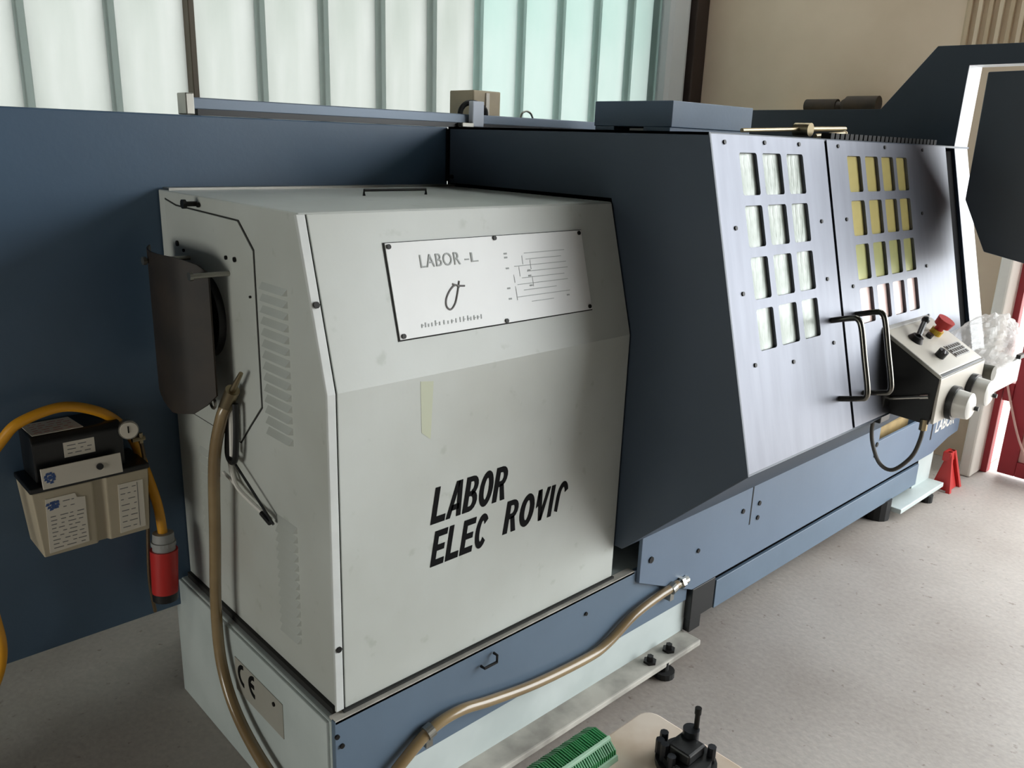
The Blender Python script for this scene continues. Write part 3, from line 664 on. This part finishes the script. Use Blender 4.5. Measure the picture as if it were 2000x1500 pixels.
# wire hook below the gun
HK = thing('wire_hook', (.81, 1.75, .79), 'bent wire hook with white sleeve hanging below the blow gun', 'hook')
fin('dark_wire', MB().tube([(.80, 1.815, .886), (.80, 1.70, .83), (.80, 1.615, .787)], .0035, 6), black, HK)
fin('white_sleeve', MB().tube([(.805, 1.845, .885), (.805, 1.83, .845), (.803, 1.80, .815), (.803, 1.72, .80), (.806, 1.64, .788)], .0055, 8), whitep, HK, smooth=True)
fin('white_sleeve', MB().tube([(.805, 1.88, .828), (.805, 1.83, .82), (.803, 1.79, .811)], .004, 8), whitep, HK, smooth=True)
fin('dark_tip', MB().cyl((.80, 1.67, .795), (.80, 1.63, .785), .007, 8), black, HK)

# lubrication unit on the rear cabinet
LU = thing('lubrication_unit', (.55, 2.13, .638), 'beige and black lubrication pump box hung on the navy rear cabinet', 'pump unit')
tk = MB()
tp = [(.415, 2.06), (.550, 2.06), (.556, 2.068), (.575, 2.068), (.581, 2.06), (.685, 2.06), (.685, 2.198), (.415, 2.198)]
bt = [(.428, 2.071), (.550, 2.071), (.556, 2.082), (.575, 2.082), (.581, 2.071), (.678, 2.071), (.678, 2.198), (.428, 2.198)]
tk.prism([(x, y, .638) for x, y in bt], [(x, y, .812) for x, y in tp])
TK = fin('tank', tk, beige, LU, bevel=.003)
fin('lid', MB().box(.412, .688, 2.057, 2.199, .812, .826), black, LU, bevel=.003)
MOT = fin('motor_housing', MB().px([(2.085, .826), (2.085, .925), (2.10, .94), (2.198, .945), (2.198, .826)], .435, .640), black, LU, bevel=.004)
MPL = frame((0, 2.058, .819), (1, 0, 0), (0, .12, 1))
fin('name_plate', MB().fr(MPL, [(.441, 0), (.622, 0), (.622, .05), (.441, .05)], 0, .004), paper, LU, bevel=.0008)
fin('name_plate_lamp', MB().cyl(MPL @ Vector((.57, .027, .004)), MPL @ Vector((.57, .027, .009)), .008, 14), black, LU)
def emblem(M, cx, cy, r, d, parent):
    mb = MB()
    mb.fr(M, [(cx+r*.35*math.cos(k*PI/3), cy+r*.35*math.sin(k*PI/3)) for k in range(6)], d, d+.0004)
    for k in range(9):
        a = k*40; a_ = math.radians(a); q = r*rg.uniform(.35, .8)
        px, py_ = cx+q*math.cos(a_), cy+q*math.sin(a_); s_ = r*.26
        mb.fr(M, [(px-s_, py_-s_*.7), (px+s_, py_-s_*.5), (px+s_*.8, py_+s_), (px-s_*.6, py_+s_*.8)], d, d+.0005)
    fin('emblem', mb, blueink, parent)
def printed(M, x0, x1, y0, y1, n, d, parent, mt=None, h=.0022):
    mb = MB()
    for k in range(n):
        y = y1-(y1-y0)*k/max(1, n-1); x = x0
        while x < x1-.004:
            w_ = rg.uniform(.006, .022); mb.fr(M, [(x, y), (min(x1, x+w_), y), (min(x1, x+w_), y+h), (x, y+h)], d, d+.0004); x += w_+rg.uniform(.004, .012)
    fin('print', mb, mt or greyink, parent)
emblem(MPL, .459, .026, .016, .004, LU)
MTF = frame((0, 2.0587, .812), (1, 0, 0), (0, -.0632, 1))
fin('tank_label', MB().fr(MTF, [(.44, -.165), (.53, -.160), (.53, -.035), (.512, -.032), (.508, -.020), (.443, -.020)], -.001, .0012), paper, TK)
emblem(MTF, .459, -.040, .017, .0012, TK)
printed(MTF, .48, .505, -.05, -.035, 2, .0012, TK); printed(MTF, .45, .525, -.155, -.07, 9, .0012, TK)
fin('tank_label', MB().fr(MTF, [(.605, -.163), (.668, -.160), (.668, -.026), (.608, -.026)], -.001, .0012), paper, TK)
printed(MTF, .612, .65, -.15, -.04, 8, .0012, TK)
fin('label_rule', MB().fr(MTF, [(.653, -.155), (.6545, -.155), (.6545, -.03), (.653, -.03)], .0012, .0016), greyink, TK)
MMF = frame((0, 2.085, 0), (1, 0, 0), (0, 0, 1))
fin('housing_label', MB().fr(MMF, [(.502, .877), (.572, .877), (.572, .915), (.502, .915)], 0, .001), paper, MOT); printed(MMF, .51, .565, .885, .905, 3, .001, MOT)
MMT = frame((0, 2.10, .9405), (1, 0, 0), (0, 1, .05))
fin('top_label', MB().fr(MMT, [(.442, .0), (.555, .0), (.545, .085), (.437, .085)], 0, .0012), paper, MOT); printed(MMT, .45, .54, .012, .07, 5, .0012, MOT, redink)
# gauge
GA = fin('pressure_gauge', MB().cyl((.655, 2.10, .915), (.652, 2.075, .918), .024, 24), dull, LU, smooth=True)
fin('gauge_face', MB().cyl((.652, 2.077, .918), (.6515, 2.0715, .918), .021, 24), paper, GA)
fin('gauge_needle', MB().box(.648, .651, 2.0695, 2.0705, .912, .93), screwm, GA)
fin('gauge_pipe', MB().tube([(.656, 2.10, .90), (.672, 2.11, .885), (.69, 2.115, .87), (.698, 2.12, .80), (.70, 2.13, .70), (.695, 2.14, .60), (.69, 2.15, .45), (.70, 2.16, .34)], .005, 8), mat('pipe_brown', (110, 92, 70), .4, .5), LU, smooth=True)
fin('pipe_tee', MB().cyl((.668, 2.11, .877), (.70, 2.11, .877), .007, 8).cyl((.69, 2.11, .865), (.69, 2.11, .892), .006, 8), brass, LU)

# yellow power cable and red plug
YC = thing('power_cable', (.72, 2.1, .41), 'yellow power cable looping over the pump unit to a red plug', 'cable')
fin('cable', MB().tube([(.18, 2.19, .02), (.24, 2.18, .18), (.298, 2.15, .30), (.318, 2.12, .40), (.314, 2.12, .50), (.300, 2.12, .62), (.305, 2.12, .76), (.340, 2.12, .875), (.385, 2.11, .945), (.425, 2.10, .982), (.513, 2.10, 1.0), (.591, 2.11, .972), (.645, 2.13, .925), (.685, 2.15, .86), (.704, 2.14, .775), (.718, 2.115, .68), (.722, 2.105, .59)], .0125, 12, 7), yellow, YC, smooth=True)
fin('plug_collar', MB().cyl((.722, 2.105, .60), (.72, 2.103, .55), .027, 20, .030), greyp, YC, smooth=True)
fin('plug_body', MB().cyl((.72, 2.103, .552), (.712, 2.10, .428), .036, 24, .034), redp, YC, smooth=True)
fin('plug_collar_rib', MB().cyl((.7205, 2.103, .577), (.72, 2.103, .566), .032, 20), greyp, YC)
fin('plug_socket', MB().cyl((.712, 2.10, .428), (.711, 2.10, .405), .033, 20), black, YC, smooth=True)

# tan card box behind the rail
tag(fin('carton', MB().box(1.935, 2.06, 2.27, 2.40, 1.687, 1.812), pot_m, bevel=.004), 'small tan carton standing on the machine behind the grey rail', 'box')
fin('carton_flap', MB().box(1.99, 2.005, 2.266, 2.27, 1.70, 1.805), paper, bpy.data.objects['carton'])
# brass lever tool lying on the hood roof
LV = thing('bar_spanner', (2.38, 1.30, 1.70), 'brassy bar spanner lying on the hood roof above the doors', 'spanner')
fin('bar', MB().cyl((2.10, 1.315, 1.700), (2.40, 1.30, 1.713), .006, 10).cyl((2.40, 1.30, 1.713), (2.655, 1.29, 1.722), .0085, 10), brass, LV, smooth=True)
fin('hub', MB().cyl((2.40, 1.32, 1.712), (2.40, 1.27, 1.712), .020, 18), brass, LV, smooth=True)
fin('short_bar', MB().cyl((2.45, 1.28, 1.695), (2.63, 1.275, 1.708), .007, 10).ball((2.63, 1.275, 1.708), .009), brass, LV, smooth=True)

# plastic bag on the console tray
bm = bmesh.new(); bmesh.ops.create_icosphere(bm, subdivisions=5, radius=1)
rb = random.Random(11); lob = [(Vector((rb.uniform(-1, 1), rb.uniform(-1, 1), rb.uniform(-1, 1))).normalized(), rb.uniform(4, 16), rb.uniform(.015, .05)) for _ in range(34)]
for v in bm.verts:
    n = v.co.normalized(); d = 1
    for ax, fr_, am in lob: d += am*abs(math.sin(fr_*n.dot(ax)+am*90))
    p = n*d; p.z = max(p.z, -.62)
    v.co = Vector((3.20+p.x*.135, .935+p.y*.06, 0.990+p.z*.062+(.03*p.x if p.x > 0 else 0)))
me = bpy.data.meshes.new('plastic_bag'); bm.to_mesh(me); bm.free()
bag = link_mesh('plastic_bag', me, bagm); tag(bag, 'crumpled clear plastic bag lying on the console tray', 'bag')

# red jack stand by the tailstock foot
JS = thing('axle_stand', (4.40, 1.33, 0), 'small red axle stand on the floor beyond the lathe', 'stand')
fin('stand_body', MB().prism([(4.345, 1.285, .0), (4.455, 1.285, 0), (4.455, 1.375, 0), (4.345, 1.375, 0)], [(4.385, 1.315, .15), (4.415, 1.315, .15), (4.415, 1.345, .15), (4.385, 1.345, .15)]), redp, JS, bevel=.004)
for dx in (-.05, .05):
    fin('stand_leg', MB().prism([(4.40+dx*1.4-.012, 1.27, 0), (4.40+dx*1.4+.012, 1.27, 0), (4.40+dx*1.4+.012, 1.29, 0), (4.40+dx*1.4-.012, 1.29, 0)], [(4.40+dx*.4-.01, 1.31, .2), (4.40+dx*.4+.01, 1.31, .2), (4.40+dx*.4+.01, 1.33, .2), (4.40+dx*.4-.01, 1.33, .2)]), redp, JS)
fin('stand_head', MB().box(4.36, 4.44, 1.31, 1.35, .15, .20), redp, JS, bevel=.005)

# dark rolls on a wall shelf behind the machine
SH = thing('wall_shelf', (4.75, 2.4, 1.85), 'narrow shelf on the beige end wall behind the lathe', 'shelf')
fin('board', MB().box(4.62, 4.87, 2.1, 2.75, 1.845, 1.868), pot_m, SH); 
for y in (2.2, 2.65): fin('bracket', MB().px([(y, 1.845), (y, 1.72), (y+.015, 1.72), (y+.015, 1.845)], 4.78, 4.87), dull, SH)
tag(fin('leather_roll', MB().cyl((4.73, 2.55, 1.905), (4.73, 2.36, 1.905), .037, 16).cyl((4.73, 2.36, 1.902), (4.73, 2.33, 1.90), .03, 16, .02), brownm, smooth=True), 'dark brown roll on the wall shelf, farther from the arch', 'roll')
tag(fin('leather_roll', MB().cyl((4.72, 2.30, 1.912), (4.72, 2.12, 1.912), .044, 16).cyl((4.72, 2.325, 1.905), (4.72, 2.30, 1.908), .03, 16, .04), brownm, smooth=True), 'dark brown roll on the wall shelf, nearest the navy arch', 'roll')

# small table in the foreground with green mat and black tool holder
TB = thing('low_table', (1.0, .6, 0), 'low pale beige table with rounded corner in the foreground', 'table')
fin('tabletop', MB().pz(rrect(.55, 1.317, .20, .905, .035, 6), .425, .45), tablem, TB, bevel=.004)
for x, y in ((.62, .27), (1.25, .27), (.62, .83), (1.25, .83)): fin('leg', MB().cyl((x, y, 0), (x, y, .425), .018, 12), dull, TB, smooth=True)
GM = thing('ribbed_mat', (1.05, .9, .45), 'green ribbed plastic channel lying on the low table edge', 'plastic channel')
mb = MB(); n = 62
for k in range(n):
    x0 = .755+k*.0062; dz = .0008*math.sin(k*1.3)
    mb.px([(.845, .4505), (.848, .474+dz), (.868, .492+dz), (.905, .494+dz), (.925, .482+dz), (.932, .4505)], x0, x0+.0036)
fin('ribs', mb, greenp, GM)
fin('shell', MB().px([(.85, .4505), (.853, .471), (.870, .487), (.904, .489), (.921, .478), (.927, .4505)], .75, 1.14), mat('green_plastic_dark', (34, 100, 54), .35), GM)
fin('edge_strip', MB().px([(.862, .487), (.864, .4925), (.869, .496), (.872, .490)], .755, 1.138), greenl, GM, bevel=.001)
fin('edge_strip', MB().px([(.841, .4505), (.843, .462), (.848, .463), (.848, .4505)], .755, 1.138), greenl, GM)
TH = thing('tool_holder', (1.25, .76, .45), 'black metal tool holder with upright pin standing on the low table', 'tool holder')
fin('holder_base', MB().cyl((1.235, .745, .45), (1.235, .745, .462), .062, 28).cyl((1.235, .745, .462), (1.235, .745, .476), .05, 28), black, TH, smooth=True)
HB = fin('holder_body', MB().box(1.205, 1.262, .72, .775, .476, .500), black, TH, bevel=.004)
fin('clamp_post', MB().cyl((1.262, .757, .476), (1.262, .757, .515), .017, 16), mat('dark_steel', (58, 60, 64), .35, .8), TH, smooth=True)
fin('upright_pin', MB().cyl((1.272, .752, .51), (1.272, .752, .556), .0055, 10).cyl((1.272, .752, .548), (1.272, .752, .562), .007, 10), screwm, TH, smooth=True)
for k, (x, y) in enumerate(((1.212, .795), (1.232, .80), (1.20, .775), (1.19, .75), (1.27, .71))):
    fin('clamp_screw', MB().cyl((x, y, .46), (x, y, .492+.004*(k % 3)), .009, 8), mat('dark_steel', (58, 60, 64), .35, .8), TH)
